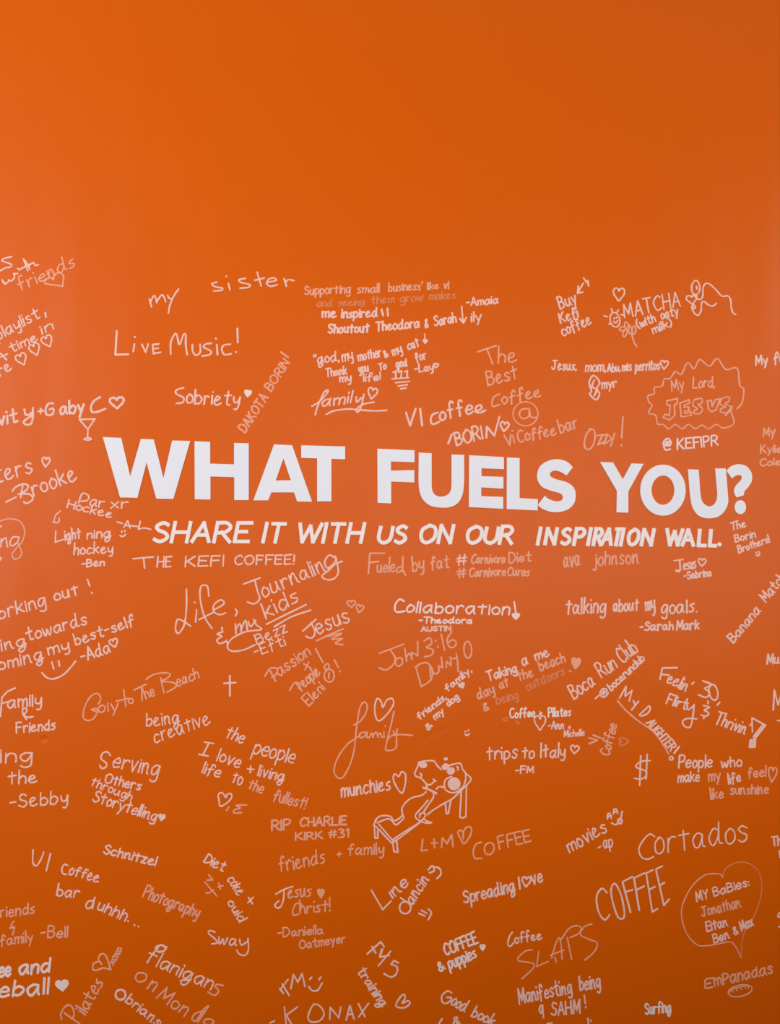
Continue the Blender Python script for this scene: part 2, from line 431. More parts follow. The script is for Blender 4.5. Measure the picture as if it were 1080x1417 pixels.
for ch, a, b in (('I',741.5,751.5), ('N',751.5,773.5), ('S',772.5,793.5), ('P',791.5,812.5), ('I',811,821), ('R',818.5,837.5), ('A',830,852), ('T',845,864), ('I',856.5,866.5), ('O',865.5,888), ('N',885,907.5)):
    vinyl_word(ch, a, 755+0.011*(a-741), b, 755+0.011*(b-741), 26.5, sl=0.18)
for ch, a, b in (('W',919,947), ('A',941.5,962.5), ('L',964,979.5), ('L',979.5,994)):
    vinyl_word(ch, a, 756.5+0.02*(a-919), b, 756.5+0.02*(b-919), 26.5, sl=0.02 if ch == 'A' else 0.06)
vinyl_word('.', 993.2, 758, 1001, 758, 26.5, sl=0)
tag(tl, 'smaller white italic printed line starting SHARE IT WITH US under the big heading', 'lettering')

# ------------------------------------------------------------------ the visitors' marker notes
A=(0,330,4.909); B=(140,360,3.857); C=(410,370,3.6); D=(540,460,3.6); E=(750,370,3.2727); F=(750,480,3.2727); G=(0,500,4.7227)
I_=(0,780,4.909); J=(170,750,3.1765); K=(500,750,4.1538); L_=(750,740,3.2727); M=(0,930,4.5); N=(200,900,3.857); O=(440,920,4.5)
P=(640,870,4.1538); Q=(840,870,4.5); R=(640,1020,4.5); S_=(820,1100,4.1538); T_=(600,1180,4.1538); U=(360,1140,3.857); V=(150,1140,4.32)
X=(0,1140,5.114); Y=(500,1030,6); Z=(1000,780,4.425); ZB=(1000,1100,4.47); AA=(830,380,5.4); AB=(60,1290,6.75); AD=(560,900,9); AE=(980,560,5.9); AF=(560,1350,3.6)
note('pale note ending "with friends" and a heart at the top left edge', A, 2, 1, [
 s('80,125 25,138 18,155 75,175 72,195 40,200 0,222', ink=1), s('-15,282 35,312|20,298 45,305 62,285|60,282 78,290 100,262 92,240|-98,240 122,240|-120,205 128,210|-160,140 190,220|-130,215 200,175|-170,150 205,210|195,190 225,165 240,185|240,185 262,180', ink=1),
 w('friends', 138,358, 525,185, 100, .52), s('365,282 345,268 310,285 305,305 350,315 428,325|365,282 370,245 410,235 432,255 430,290 425,328', 'heart')])
note('slanting note ending "playlist, time in" with three outlined hearts, left edge', A, 1, 1, [
 w('playlist', -12,692, 280,532, 84, .6), s('-308,503 312,535'), s('-5,782 45,825|-0,808 52,785'), w('time', 78,775, 268,688, 66, .62),
 w('in', 290,650, 375,610, 66, .62), w('ore', -42,962, 90,884, 66, .75),
 hrt(148,822,72,78,-25), hrt(238,755,72,80,-22), hrt(323,700,72,78,-25)])
note('two widely spaced words "my" and "sister" written high, left of centre', B, 1, 1, [
 s('258,208 264,230 270,250|262,228 280,192 290,198 298,228|296,225 322,187 335,195 345,222|355,188 366,205 382,205|414,155 390,190 368,240 360,282'),
 s('618,118 592,126 608,142 648,150 640,162 600,165|-680,125 688,158|-668,86 670,88|772,98 735,105 750,120 795,132 785,146 742,150'),
 s('-833,65 855,138|-820,108 872,96|885,118 932,110 925,96 895,102 885,125 905,140 940,132|-978,100 990,140|985,118 1000,105 1030,110')])
note('spaced print note "Live Music!" in tall thin capitals', B, 1, 1.1, [
 s('-84,380 76,505 145,503', lw=1.2), s('-178,448 172,488|-180,410 182,412|-218,450 238,492 252,448|-308,448 275,452 280,500 318,492|-278,474 306,470'),
 s('372,502 372,440 392,398 405,400 418,450 440,400 452,400 452,450 460,505|488,452 490,490 510,508 530,490 528,450|588,445 560,448 548,465 585,485 580,505 540,512|-618,452 622,505|-612,418 614,420|690,450 655,455 645,480 660,505 695,500|-728,365 730,440|-718,490 722,492')])
note('rounded word "Sobriety" with a tiny solid heart', B, 1, 1.1, [
 s('440,682 405,692 400,712 440,735 435,760 402,765'), w('obriety', 455,765, 745,775, 78, .62), hrt(784,712,36,34,8,True,0)])
note('name in spaced capitals climbing steeply, beside the word "Sobriety"', B, 2, 1, [
 w('DAKOTA', 770,922, 898,730, 52, lw=1.1), w('BORIN', 908,700, 1010,545, 50), s('-958,490 1000,520')])
note('four line note beginning "Supporting small business", second line almost rubbed out', C, 2, .95, [
 w('Supporting', 42,137, 275,128, 46, .62), w('small', 305,130, 420,124, 48, .55), w('business\'', 462,120, 635,112, 44, .6), w('like', 655,110, 716,106, 36), w('vi', 735,108, 766,106, 40, .7),
 w('and', 106,197, 185,196, 40, ink=3), w('seeing', 210,193, 345,186, 36, ink=3), w('them', 375,183, 495,175, 44, ink=3), w('grow', 520,176, 640,165, 36, .75, ink=3), w('makes', 665,161, 798,156, 36, .7, ink=3),
 w('me', 130,250, 205,248, 42, .72, ink=1, lw=1.25), w('inspired', 228,251, 412,245, 46, .6, ink=1, lw=1.25), s('-426,210 434,240|-455,205 458,242', ink=1, lw=1.25),
 w('Shoutout', 160,328, 370,322, 46, .62, ink=1, lw=1.25), w('Theodora', 398,318, 620,297, 48, .6, ink=1, lw=1.2), w('&', 645,303, 666,300, 50, ink=1), w('Sarah', 690,292, 805,272, 52, .58, ink=1, lw=1.1),
 s('-825,195 832,275|-815,255 834,278 848,250', 'arrow', ink=1), w('ily', 875,272, 930,264, 50, ink=1), w('-Amaia', 848,192, 1012,178, 40, .62, ink=1)])
note('small note thanking for mother, cat and life, with three ones underlined', C, 1, .95, [
 w('"god,', 90,480, 222,465, 50, .62), w('my', 232,470, 292,455, 50, .7), w('mother', 312,467, 432,441, 46, .65), w('&', 446,450, 466,440, 40), w('my', 485,440, 536,420, 44, .7), w('cat', 560,411, 622,390, 44, .65),
 s('-640,332 643,362', lw=.8), hrt(643,370,20,22,0,True), w('Thank', 150,546, 260,530, 44), w('you', 313,525, 366,518, 40, .7), w('To', 415,513, 455,505, 34, .7), w('god', 500,500, 560,490, 40, .65), w('for', 600,470, 656,450, 44),
 w('my', 218,572, 280,566, 38, .7), w('life!', 338,567, 425,560, 40), w('111', 482,554, 560,549, 38), s('-478,556 562,550|-495,575 565,568|-508,592 555,585|-520,606 548,602', 'underline'), w('-Lay', 592,524, 690,512, 42), hrt(697,490,22,22,10)])
note('cursive underlined word "family" with small heart, left of centre top', C, 1, 1, [
 s('78,692 112,672 148,635 160,612 142,620 120,662 103,705 96,735'), w('amil', 128,694, 290,672, 66, .55, .3), s('300,645 302,672 325,650|338,632 325,690 310,720 298,712 320,690 350,678 388,672'),
 s('150,733 190,715 260,706 320,711 390,715 452,713', 'underline'), hrt(380,628,46,54,12)])
note('pale four line note "The Best Coffee @" with a circled at sign', D, 2, 1, [
 s('-437,97 530,66|-482,80 512,158'), w('he', 540,152, 640,145, 88, .55), w('Best', 488,266, 645,225, 72), s('545,308 515,325 510,368 545,360'), w('offee', 560,358, 760,318, 66, .55),
 ell(675,406,62,60, 'circle', lw=.8), s('690,380 655,385 645,410 660,430 690,420 695,385 700,420 730,425'), s('-568,512 596,562 602,510|-612,515 620,550|-608,490 612,492'), w('Coffee', 640,548, 835,508, 60), w('bar', 850,503, 945,472, 72)])
note('bright slanting note, letter V, letter I and "coffee" above the heading', D, 1, 1.2, [
 s('-80,400 100,465 128,380|-150,380 160,465'), s('238,400 212,410 203,440 215,458 245,445'), w('offe', 250,440, 422,403, 84, .55), s('425,395 455,380 450,362 430,372 428,395 450,400 475,388')])
note('bright slash and capital name with heart just above the letters FUELS', D, 1, 1.15, [
 s('-308,508 290,555'), w('BORI', 332,564, 470,528, 70), s('-480,525 482,470 520,515 545,420'), hrt(570,470,42,46,8)])
note('three line note "Buy ... coffee" with small arrow, upper right', E, 1, 1, [
 w('Buy', 85,190, 168,158, 62, .6), s('-188,72 162,118|-166,85 162,118 186,112', 'arrow'), s('-190,48 202,68|-208,60 212,84'), w('Kefi', 85,252, 172,222, 50), w('coffee', 98,312, 232,252, 52, .6)])
note('"MATCHA (with oaty milk)" note with sun, flower and squiggly figure doodles', AA, 1, .95, [
 hrt(145,150,84,96,2), w('MATCHA', 190,325, 618,230, 112), w('(with', 290,402, 430,345, 66, .62), w('oaty', 465,332, 600,300, 62, .68), w('milk)', 402,442, 552,378, 66, .58),
 ell(115,338,36,55, 'sun_face', lw=.9, rot=-12), s('-90,255 95,278|-140,265 130,285|-35,308 58,315|-160,300 178,302|-70,372 80,365', 'sun_rays'), s('-108,325 110,330|-126,318 128,324|105,350 120,362 135,345', 'smile'),
 ell(172,405,24,14, 'petal', rot=-20, ink=2), ell(203,385,14,32, 'petal', rot=-15, ink=2), ell(190,438,14,28, 'petal', rot=20, ink=2), ell(228,412,13,34, 'petal', rot=-10, ink=2), ell(258,415,14,30, 'petal', rot=5, ink=2), s('240,440 250,480 262,515 278,538', 'stem', ink=2),
 s('715,45 690,80 695,135 728,150 750,110 740,60 715,45|-725,88 728,108|700,150 740,185 770,168 775,95 800,65 840,85 885,130 915,162 960,160 980,190 985,250 1000,288 1018,298', 'figure'),
 hrt(690,188,80,66,-8), s('705,225 690,245 712,292 740,303 760,265 762,215 780,200 810,225 845,235 875,215|690,235 705,255 718,238 700,228', 'figure')])
note('single row of small words ending in "perritos" and heart, over a twisted doodle', F, 1, .95, [
 w('Jesus,', 45,103, 162,106, 46, .6), w('mom,', 198,112, 295,110, 44, .7), w('Abu,', 298,114, 362,110, 38), w('mis', 366,110, 412,106, 38, .7), w('perritos', 425,108, 540,102, 44, .62), hrt(555,82,34,38,5),
 s('235,130 215,160 225,200 218,215 245,240 262,215 250,190 262,160 235,130|238,150 228,180 248,195 238,222', 'doodle', lw=1.1), w('myr', 274,190, 345,182, 46, .6)])
note('two line note inside a wavy cloud outline, second line in hollow capitals', F, 2, .95, [
 s('885,280 908,252 915,192 897,175 890,108 872,95 832,102 795,53 760,88 715,58 690,100 660,72 632,125 605,112 580,145 555,145 545,178 510,185 510,212 482,222 485,250 500,265 483,300 515,310 525,350 550,352 575,372 605,352 635,372 665,352 695,372 725,355 755,372 790,352 820,368 870,348 855,290', 'cloud_outline'),
 w('My', 590,200, 652,188, 52), w('Lord,', 684,186, 790,182, 52, .6),
 s('-565,245 615,235 612,260 600,262 603,310 578,332 550,320 558,305 578,312 582,265 568,265 565,245|-625,255 668,240 670,255 645,265 645,275 665,272 668,288 645,292 648,302 675,295 678,310 632,318 625,255'),
 s('725,235 692,240 685,265 705,280 692,288 690,302 716,302 728,280 708,262 724,255 725,235|-750,245 768,242 772,270 785,240 808,236 790,285 770,295 756,285 750,245|845,228 815,235 808,260 832,272 812,280 812,296 845,298 860,275 832,258 850,245 845,228|-862,270 832,312')])
note('bold at sign followed by spaced capitals, right under the wavy cloud', F, 0, 1, [
 w('@', 550,466, 592,464, 54), w('KEFIPR', 615,464, 805,446, 50)])
note('short scrawled word with exclamation mark, over the Y of the heading', F, 2, 1.05, [
 s('225,372 205,392 193,430 200,462 225,458 240,420 238,380 215,372'), s('-252,402 276,398 254,444 280,432|-276,402 298,396 280,442 306,426|-306,402 316,422|-330,392 312,450'), s('-368,318 362,412|-361,444 362,448')])
note('cut-off note beginning "My f" at the right edge', F, 1, 1.05, [w('My', 970,84, 1030,78, 48, .6), w('fu', 1052,76, 1110,70, 50)])
note('faint three line list at the right edge, level with the heading', AE, 2, 1, [
 w('My', 455,262, 558,250, 70, .7), w('Kylie', 430,395, 610,388, 68, .55, ink=2), w('Cole', 425,502, 605,492, 62, .58, ink=2)])
note('three line note starting "The" with smiley below the question mark', AE, 1, .95, [
 s('-185,968 245,948|-208,960 212,1020'), w('he', 240,1012, 320,995, 62), w('Borin', 225,1122, 400,1080, 64), w('Brothers!', 255,1212, 515,1118, 66, .55), s('-395,1205 397,1210|-415,1198 417,1203|395,1228 410,1235 425,1215', 'smile')])
note('bold note cut by left edge with outlined heart above a cocktail glass doodle', G, 1, 1.3, [
 w('vit', -8,418, 125,392, 96, .55, lw=1.1), s('160,315 166,345 186,352 210,335|215,305 215,365 205,405 178,416 155,402 165,385 210,355'), w('+', 250,346, 292,343, 62), s('348,275 315,280 298,320 310,352 345,345 350,310 325,315'), w('aby', 395,350, 560,328, 88, .58, lw=1.1), s('655,235 615,260 595,300 605,332 640,330 690,310'),
 hrt(765,272,92,70,-4,lw=1.1), s('-520,380 622,378|-620,380 575,445 520,382|-575,445 573,505|550,510 575,500 597,508 575,516 550,510', 'glass_doodle', lw=.75)])
note('cut-off note ending "ters" and heart, with signature below, left edge', G, 1, 1.1, [
 w('ters', -28,798, 225,722, 118, .6), hrt(300,660,50,62,5), s('-40,920 105,888', 'signature'), s('82,850 100,825 150,802 185,815 170,845 135,862|-150,805 135,890|120,870 190,868 215,900 180,928 155,920', 'signature'), w('rooke', 225,880, 515,765, 110, .62)])
note('crooked two line note, second word "Hockee", tucked under the W', G, 1, .95, [
 s('515,925 528,880|525,885 545,862 580,880 570,910 530,915'), w('ar', 585,945, 685,955, 62, .7), w('xr', 725,962, 845,958, 62, .75), w('Hockee', 438,955, 735,1028, 56, .65), s('-765,1050 800,1060|-810,1085 835,1042 850,1090|-815,1072 900,1080|-918,1045 905,1098|905,1098 940,1090 985,1098', 'signature'),
 s('-795,1110 797,1118|-815,1106 817,1112|785,1140 805,1145 822,1130', 'smile'), s('395,978 362,1010 355,1045|345,1050 375,1056 388,1040 385,1020', 'arrow', lw=.8)])
note('three line note "Lightning hockey" with signature, left of the tagline', G, 1, 1, [
 s('-365,1110 362,1182 412,1165'), w('ight', 428,1172, 538,1152, 74, .58), w('ning', 570,1160, 735,1150, 62, .62), w('hockey', 485,1262, 748,1250, 78, .52), w('-Ben', 535,1345, 690,1335, 52, .62)])
note('cut-off word ending "ng" inside a big looping line, left edge', G, 1, .95, [
 s('0,1045 60,1030 128,1045 160,1100 150,1170 105,1225 80,1262 95,1292 130,1282 140,1240 112,1180', 'loop', ink=2), w('n', 5,1215, 65,1210, 90, .7), s('120,1150 85,1150 65,1185 80,1208 115,1180 125,1150'), s('-0,1085 8,1075|0,1280 8,1290 0,1300')])
note('note "working out!" sloping up from the left edge', I_, 1, 1.05, [
 w('orking', 0,378, 322,282, 86, .68), w('out', 375,252, 545,207, 76, .68), s('-595,108 610,152|-622,196 626,200')])
note('two line note ending "towards" and "best-self" over a wide smile', I_, 1, 1.05, [
 w('ing', 15,592, 192,555, 82, .65), w('towards', 188,524, 602,405, 92, .55), w('oming', -5,725, 308,648, 82, .68), w('my', 332,622, 485,582, 72, .68), w('best-self', 518,556, 925,412, 84, .55),
 s('-352,668 366,715|-398,660 405,695', 'eyes'), s('285,742 320,775 365,783 430,755 480,705 515,662', 'smile'), w('-Ada', 560,668, 760,598, 86, .6), hrt(774,540,56,56,-18)])
note('note "Family & Friends" stacked in three lines at the left edge', M, 1, 1.1, [
 s('-2,275 8,215 12,160 45,122 95,100|12,195 45,186'), w('amily', 50,222, 268,208, 72, .7), s('165,295 145,265 140,235 155,225 168,240 150,270 175,282 205,278'), w('Friends', 102,378, 352,358, 66, .62)])
note('note ending "ing the" with a signature, left edge', M, 1, 1.05, [
 w('ing', 5,566, 208,558, 92, .7), w('the', 50,695, 240,690, 84, .58), w('-Sebby', 65,848, 432,812, 88, .6, lw=.95)])
note('flowing cursive note "Goiy to The Beach" with tall opening G', M, 2, .95, [
 s('612,200 628,165 605,133 560,158 525,225 520,285 550,302 585,288 602,250 570,235 600,228 612,250'), w('oiy', 615,252, 748,238, 62, .75), s('-722,182 805,163|-770,110 785,215|815,165 800,180 812,196 832,185 822,165'), s('-835,112 912,76|-882,88 885,178'), w('he', 912,168, 975,138, 88, .5),
 s('910,45 960,15 1030,5 1062,15 1040,40 1010,55|-1000,35 1022,130|1015,60 1075,65 1100,85 1070,110 1040,125'), w('each', 1105,92, 1255,30, 72, .62, .2)])
note('two line note "being creative" beneath the cursive beach note', N, 1, 1, [w('being', 12,406, 196,385, 74, .6, lw=.95), w('creative', 57,494, 360,386, 68, .7, lw=.95)])
note('tilted four line note "Serving Others through Storytelling" with solid heart', M, 1, 1, [
 s('688,520 670,498 640,505 630,540 660,565 662,590 635,600 622,580'), w('erving', 700,590, 990,650, 92, .72), w('Others', 650,688, 880,738, 62, .65), w('through', 562,704, 822,804, 60, .6, lw=.9), w('Storytelling', 575,802, 975,932, 78, .58), hrt(1008,906,40,40,10,True)])
note('spaced capitals note of three words close under the tagline start', J, 1, 1, [
 s('-45,74 135,66|-92,72 96,115'), w('HE', 152,110, 218,108, 46), w('KEFI', 275,108, 448,104, 48), w('COFFEE!', 492,100, 758,97, 42)])
note('big loopy note "Life, Journaling & my kids" with double underline', J, 1, 1, [
 s('280,208 280,290 270,365 245,402 232,382 240,342 265,348 298,370', lw=1.05), s('-325,298 320,352|-316,265 318,267|378,238 372,195 345,195 340,245 358,325 392,380|-335,342 402,308'), s('402,298 445,272 432,255 402,275 400,305 425,320 452,312|495,295 503,308 495,325'),
 s('-532,185 604,158|580,165 592,215 602,250 578,272 548,264'), w('ournalin', 622,246, 898,122, 76, .62), s('935,72 908,58 888,88 900,115 925,98 940,75|935,62 948,128 932,160 898,166 876,150 902,128 932,100 965,85'),
 s('440,395 415,405 435,415 415,430 425,447 455,437|-436,376 438,388|-455,432 462,450'), s('495,360 498,402|495,385 515,360 522,395|520,385 540,345 548,390|552,350 562,372 585,345|575,340 588,365 610,385 540,395 480,425 460,460 480,480 530,475 582,452'), w('kids', 632,336, 782,258, 74, .6),
 s('632,362 720,318 806,276|685,360 668,372 740,330 826,300', 'underline'), w('Bezz', 592,450, 730,392, 44, .7, lw=.85), w('-Efti', 585,504, 722,450, 50, .58, lw=.85)])
note('slanted word with two hearts and zigzag underline, right of the kids note', J, 2, 1, [
 s('-792,392 850,340|828,355 845,395 832,422 805,415', ink=1), w('esus', 858,405, 1005,345, 66, .7, ink=1), s('852,434 970,382 885,418 962,402 918,428 965,425 935,445 970,452', 'underline'), hrt(1005,273,36,30,-5), hrt(1042,294,32,34,12)])
note('note "Passion + People" with long exclamation stroke and small figure doodle', J, 2, 1, [
 s('-648,565 672,612|625,590 650,555 680,560 668,590 655,595'), w('assion', 690,590, 832,490, 56, .6), s('-795,535 828,555|-818,528 802,562'), s('-848,470 880,530'), s('-762,620 788,655|735,652 755,620 780,625 775,645'), w('eople', 800,640, 875,575, 50, .6), w('Eleni', 818,722, 895,640, 52, .55),
 ell(908,588,22,28, 'figure_doodle'), s('898,565 885,550 900,535 908,550 890,570|-908,575 905,600', 'figure_doodle'), s('-930,518 948,552|-955,568 957,570')])
note('plain small cross drawn alone, left of centre', J, 1, 1.1, [s('-471,588 471,676|-445,622 497,618')], 'cross_doodle', 'drawing', 'marker doodles on the orange wall')
note('note "Fueled by fat" with two hashtag lines under the tagline', K, 2, 1, [
 s('-42,182 50,66 135,65|-48,120 100,112'), w('uele', 92,176, 200,172, 88, .52), s('238,140 210,150 205,175 235,165|-240,85 238,168|238,160 255,190'), w('by', 297,168, 372,160, 92, .55), w('fat', 402,156, 515,146, 78, .6),
 w('#', 550,138, 616,132, 72, ink=1), w('Carnivore', 632,124, 838,120, 58, .55, .2), w('Diet', 850,122, 985,108, 62, .5), w('#', 555,210, 610,204, 62), w('Carnivore', 622,200, 840,192, 54, .6, .15), w('Cures', 842,192, 972,196, 52, .62)])
note('bright rounded word "Collaboration!" dotted with a heart, signed below', K, 0, 1.1, [
 s('248,342 220,330 195,365 202,402 250,398'), w('ollaboration', 262,405, 858,418, 66, .68), s('-880,345 890,408'), hrt(890,428,40,34,0,True), w('-Theodora', 332,465, 642,468, 36, .62, lw=.85), w('AUSTIN', 345,514, 520,508, 28, ink=1, lw=.8)])
note('note of a name, numerals 3:16 and second name in large thin letters', K, 2, 1, [
 s('-105,640 245,588|165,618 195,665 182,708 142,736 105,724'), ell(218,690,20,25, rot=20), s('-250,610 262,685|262,660 280,640 292,675'), s('-290,670 292,635 325,655 325,572'), s('362,570 395,552 405,585 375,605 412,620 405,650 365,660'), s('-428,565 430,570|-440,600 442,605|-460,530 480,622|522,515 495,560 505,600 532,606 547,582 528,562 502,578'),
 ell(613,620,22,48, rot=-3), s('-315,718 345,830|312,722 340,700 375,695 400,715 410,760 395,800 345,832|-399,775 395,715|395,715 408,727 418,755 434,758 449,741|-449,741 445,711 468,724 461,662|-489,722 490,688 517,710 515,674|-508,662 528,672 547,667|-547,642 554,683 558,745')])
note('steep bold note "friends, family, & my dog" with solid heart', AD, 1, 1.15, [
 w('friends,', 190,865, 535,590, 84, .6, lw=.9), w('family,', 535,512, 850,252, 84, .6, lw=.9), w('&', 300,995, 362,935, 84, lw=.85), w('my', 385,862, 508,766, 78, .68, lw=.9), w('dog', 548,700, 692,592, 82, .62, lw=.9), hrt(714,440,72,62,-22,True)])
note('tiny smiley face alone under the friends, family and dog note', AD, 1, 1, [s('-756,1010 760,1014|-795,994 799,998|755,1048 780,1060 808,1040')], 'smiley_doodle', 'drawing', 'marker doodles on the orange wall')
note('fading three line note "Taking a me day at the beach" with solid heart', P, 1, 1, [
 w('Taking', 148,300, 322,248, 56, .6, lw=1.1), w('a', 350,213, 386,201, 52, .75), w('me', 425,184, 510,152, 54, .7), w('day', 92,406, 195,368, 60, .6, ink=2), w('at', 220,346, 275,326, 54, .62, ink=2), w('the', 325,300, 416,270, 60, .6, ink=2), w('beach', 450,242, 600,186, 60, .6, ink=2),
 w('&', 128,472, 160,462, 52, ink=2), w('being', 198,434, 330,402, 52, .62, ink=3), w('outdoors', 375,356, 598,258, 48, .68, ink=3), s('-618,242 622,246', ink=2), hrt(653,200,52,64,6,True,2)])
note('bright note "Coffee + Pilates" with outlined heart and two names', P, 0, .9, [
 s('262,512 238,518 240,530 262,524|-305,530 330,545|-315,548 322,536', 'rubbed_marks', ink=3),
 w('Coffee', 276,515, 425,504, 60, .5), w('+', 445,505, 468,500, 44), w('Pilates', 495,507, 630,502, 56, .58), hrt(447,542,64,82,0,ink=1), w('-Ann', 495,575, 590,575, 44, .6, ink=1), w('+', 612,580, 628,578, 30, ink=1), w('Michelle', 586,622, 708,614, 40, .58, ink=1, lw=.8)])
note('thin print note "trips to Italy" with heart, signed with two capitals', R, 1, 1, [
 w('trips', 152,142, 352,130, 92, .58), w('to', 372,132, 456,130, 78, .62), w('Italy', 490,128, 650,122, 92, .5), hrt(700,78,52,50,8), w('-FM', 332,226, 450,222, 44)])
note('small word climbing almost vertically after a sideways V, faint heart beside', P, 2, 1, [
 s('-730,628 778,642|-778,642 728,662|-752,612 798,630'), w('Coffee', 842,732, 892,548, 60, .58), hrt(930,650,44,56,-92,ink=3)])
note('steep two line note "... Run Club" with an at-sign line beneath', P, 1, 1, [
 w('Boca', 642,405, 775,315, 92, .58), w('Run', 802,282, 900,215, 92, .58), w('Club', 925,200, 1020,118, 100, .52), s('-765,402 785,384'), w('@', 810,402, 850,362, 44), w('bocarunclub', 858,358, 1056,172, 46, .6)])
note('underlined note "My DAUGHTER!" running steeply downward', Q, 1, 1, [
 s('-80,432 120,360 115,420 158,385 140,450|-166,448 178,480|-198,452 155,506'), w('D', 205,535, 232,560, 86), w('AUGHTER', 245,590, 402,768, 56), s('-452,735 420,775', lw=1.1), ell(402,807,11,11), s('68,448 120,510 210,585 290,640 350,720 385,780', 'underline', ink=2)])
note('single large dollar sign right of centre', Q, 1, .95, [s('270,822 215,828 180,860 238,885 246,915 215,936 172,932|-212,790 205,976|-252,782 245,936')], 'dollar_sign_doodle', 'drawing', 'marker doodles on the orange wall')
note('note "Feelin\' 30, Flirty & Thrivin\'" ending in a hollow exclamation mark', Q, 1, 1, [
 s('-440,243 346,245 332,315|-342,285 388,290'), w('eelin\'', 372,332, 512,402, 84, .55), s('598,325 655,348 610,372 640,395 620,428 570,412|-598,325 655,348'), ell(664,396,27,50, rot=-12), s('-705,458 688,476'),
 w('Flirt', 370,465, 500,506, 74, .55), s('502,468 505,505 542,480|545,472 535,555 520,612 488,610 472,580 500,560 560,562'), s('602,478 640,490 608,508 636,525 618,545 588,538|-630,450 632,466|-606,545 604,560'), w('Thrivin\'', 668,588, 880,665, 84, .55),
 s('-908,642 905,556 990,602 922,688|-972,598 914,672|-982,604 918,680', 'exclamation_mark'), s('-895,695 926,690 924,735 890,738 895,695|-900,710 920,705|-900,725 918,722', 'exclamation_mark', lw=1.2)])
note('three line note "People who make my life feel like sunshine" with faint heart', Q, 1, .95, [
 w('People', 450,866, 664,862, 82, .58, lw=1.1), w('who', 715,866, 848,852, 66, .62), w('make', 445,956, 585,948, 62, .68), w('my', 635,950, 716,942, 62, .7, ink=2), w('life', 760,966, 845,948, 66, .58), w('feel', 880,928, 1000,918, 66, .6, ink=2), hrt(1032,910,52,92,6,ink=2), w('like', 648,1062, 735,1052, 72, .55, ink=2), w('sunshine', 770,1032, 1012,1026, 60, .65, ink=2)])
note('steep note "Banana Match" running off the right edge', Z, 1, 1, [w('Banana', 70,488, 240,285, 60, .62), w('Match', 268,236, 395,85, 66, .58)])
note('cut-off word beginning "Mus" at the right edge', Z, 1, 1, [w('Mus', 275,614, 385,610, 66, .62)])
note('tall cut-off capital M above a dash at the right edge', Z, 1, 1, [w('M', 312,892, 385,890, 130), s('-338,962 375,958')])
note('cut-off words beginning "Th" at the right edge, above the heart bubble', ZB, 1, 1, [w('The', 310,316, 400,304, 60, .6), s('-352,345 358,386')])
note('tiny cut-off marks at the right edge beside the heart bubble', ZB, 1, 1, [s('372,722 350,735 345,755 362,755|-350,815 370,820')])
note('thin capitals "COFFEE" rising, left of the movies note', R, 2, 1, [s('118,655 85,668 68,715 80,755 120,755'), ell(168,695,30,38, rot=15), w('FFEE', 235,700, 438,648, 84)])
note('note "movies" with a tongue-out smiley and initials', R, 1, 1, [
 w('movies', 672,722, 912,580, 84, .68), s('905,510 906,480 920,478 928,505|-906,495 928,490|942,478 945,452 958,448 968,475|-943,468 967,462', 'eyes'), s('930,535 958,545 985,515 996,462', 'smile'), ell(982,524,14,16, 'tongue'), s('-848,690 862,680'), w('ap', 884,694, 948,678, 72, .7, lw=.85)])
note('large thin word "Cortados" at the right', S_, 1, .95, [s('358,240 330,226 295,258 268,310 282,356 318,370 352,355'), w('ortados', 365,342, 905,262, 132, .72)])
note('tall leaning capitals "COFFEE" left of the heart bubble', S_, 1, 1.1, [
 s('84,562 55,538 25,585 35,668 70,718 100,690'), s('130,510 108,545 120,625 150,705 182,705 182,650 162,565 130,510'), s('-232,470 174,500 220,675|-188,560 232,545|-300,450 240,478 270,662|-258,545 298,525'), s('-348,432 310,450 345,672 375,655|-328,545 360,528|-402,410 366,428 412,635 442,600|-386,522 415,505')])
note('thin heart shaped bubble holding four lines beginning "My Babies"', S_, 1, .95, [
 s('750,475 735,456 690,454 640,465 570,530 520,630 515,710 545,800 600,860 650,868 720,858 790,845 822,870 856,936', 'heart_outline', ink=2, lw=.8), s('750,475 770,420 840,388 910,400 960,450 975,530 960,620 925,710 885,770 862,840 856,936', 'heart_outline', ink=3, lw=.8),
 w('MY', 602,612, 678,590, 58), w('BaBies:', 700,582, 910,520, 50, .65, lw=.95), w('Jonathan', 632,700, 862,642, 60, .62, ink=2), w('Eitan', 660,785, 785,750, 58, .6), w('Ben', 702,852, 796,820, 54, .62), w('&', 820,805, 848,795, 52), w('Max', 860,782, 935,745, 56, .65)])
note('word "EmPanadas" above an oval pastry doodle, lower right', S_, 2, 1.05, [
 s('700,1052 655,1060 650,1085 680,1082|652,1085 650,1112 690,1105'), w('mPanadas', 705,1100, 1045,1022, 62, .72), ell(850,1126,70,32, 'pastry_doodle', lw=.8, rot=-12), s('785,1145 800,1120 835,1108 880,1098 912,1102|-800,1120 812,1132|-825,1110 835,1125|-850,1105 858,1118|-875,1098 882,1112|-895,1098 898,1112', 'pastry_doodle', lw=.7)])
note('small bright word "Surfing" near the bottom right', S_, 0, 1.05, [w('Surfing', 305,1262, 462,1246, 68, .6)])
note('narrow tall note "Manifesting being a SAHM!" at the bottom', T_, 1, 1.05, [
 w('Manifesting', 495,868, 806,802, 92, .55), w('being', 845,792, 970,772, 90, .58), w('q', 612,922, 640,918, 76, .6), w('SAHM', 680,936, 852,918, 80), s('-868,820 874,866|-876,886 877,890')])
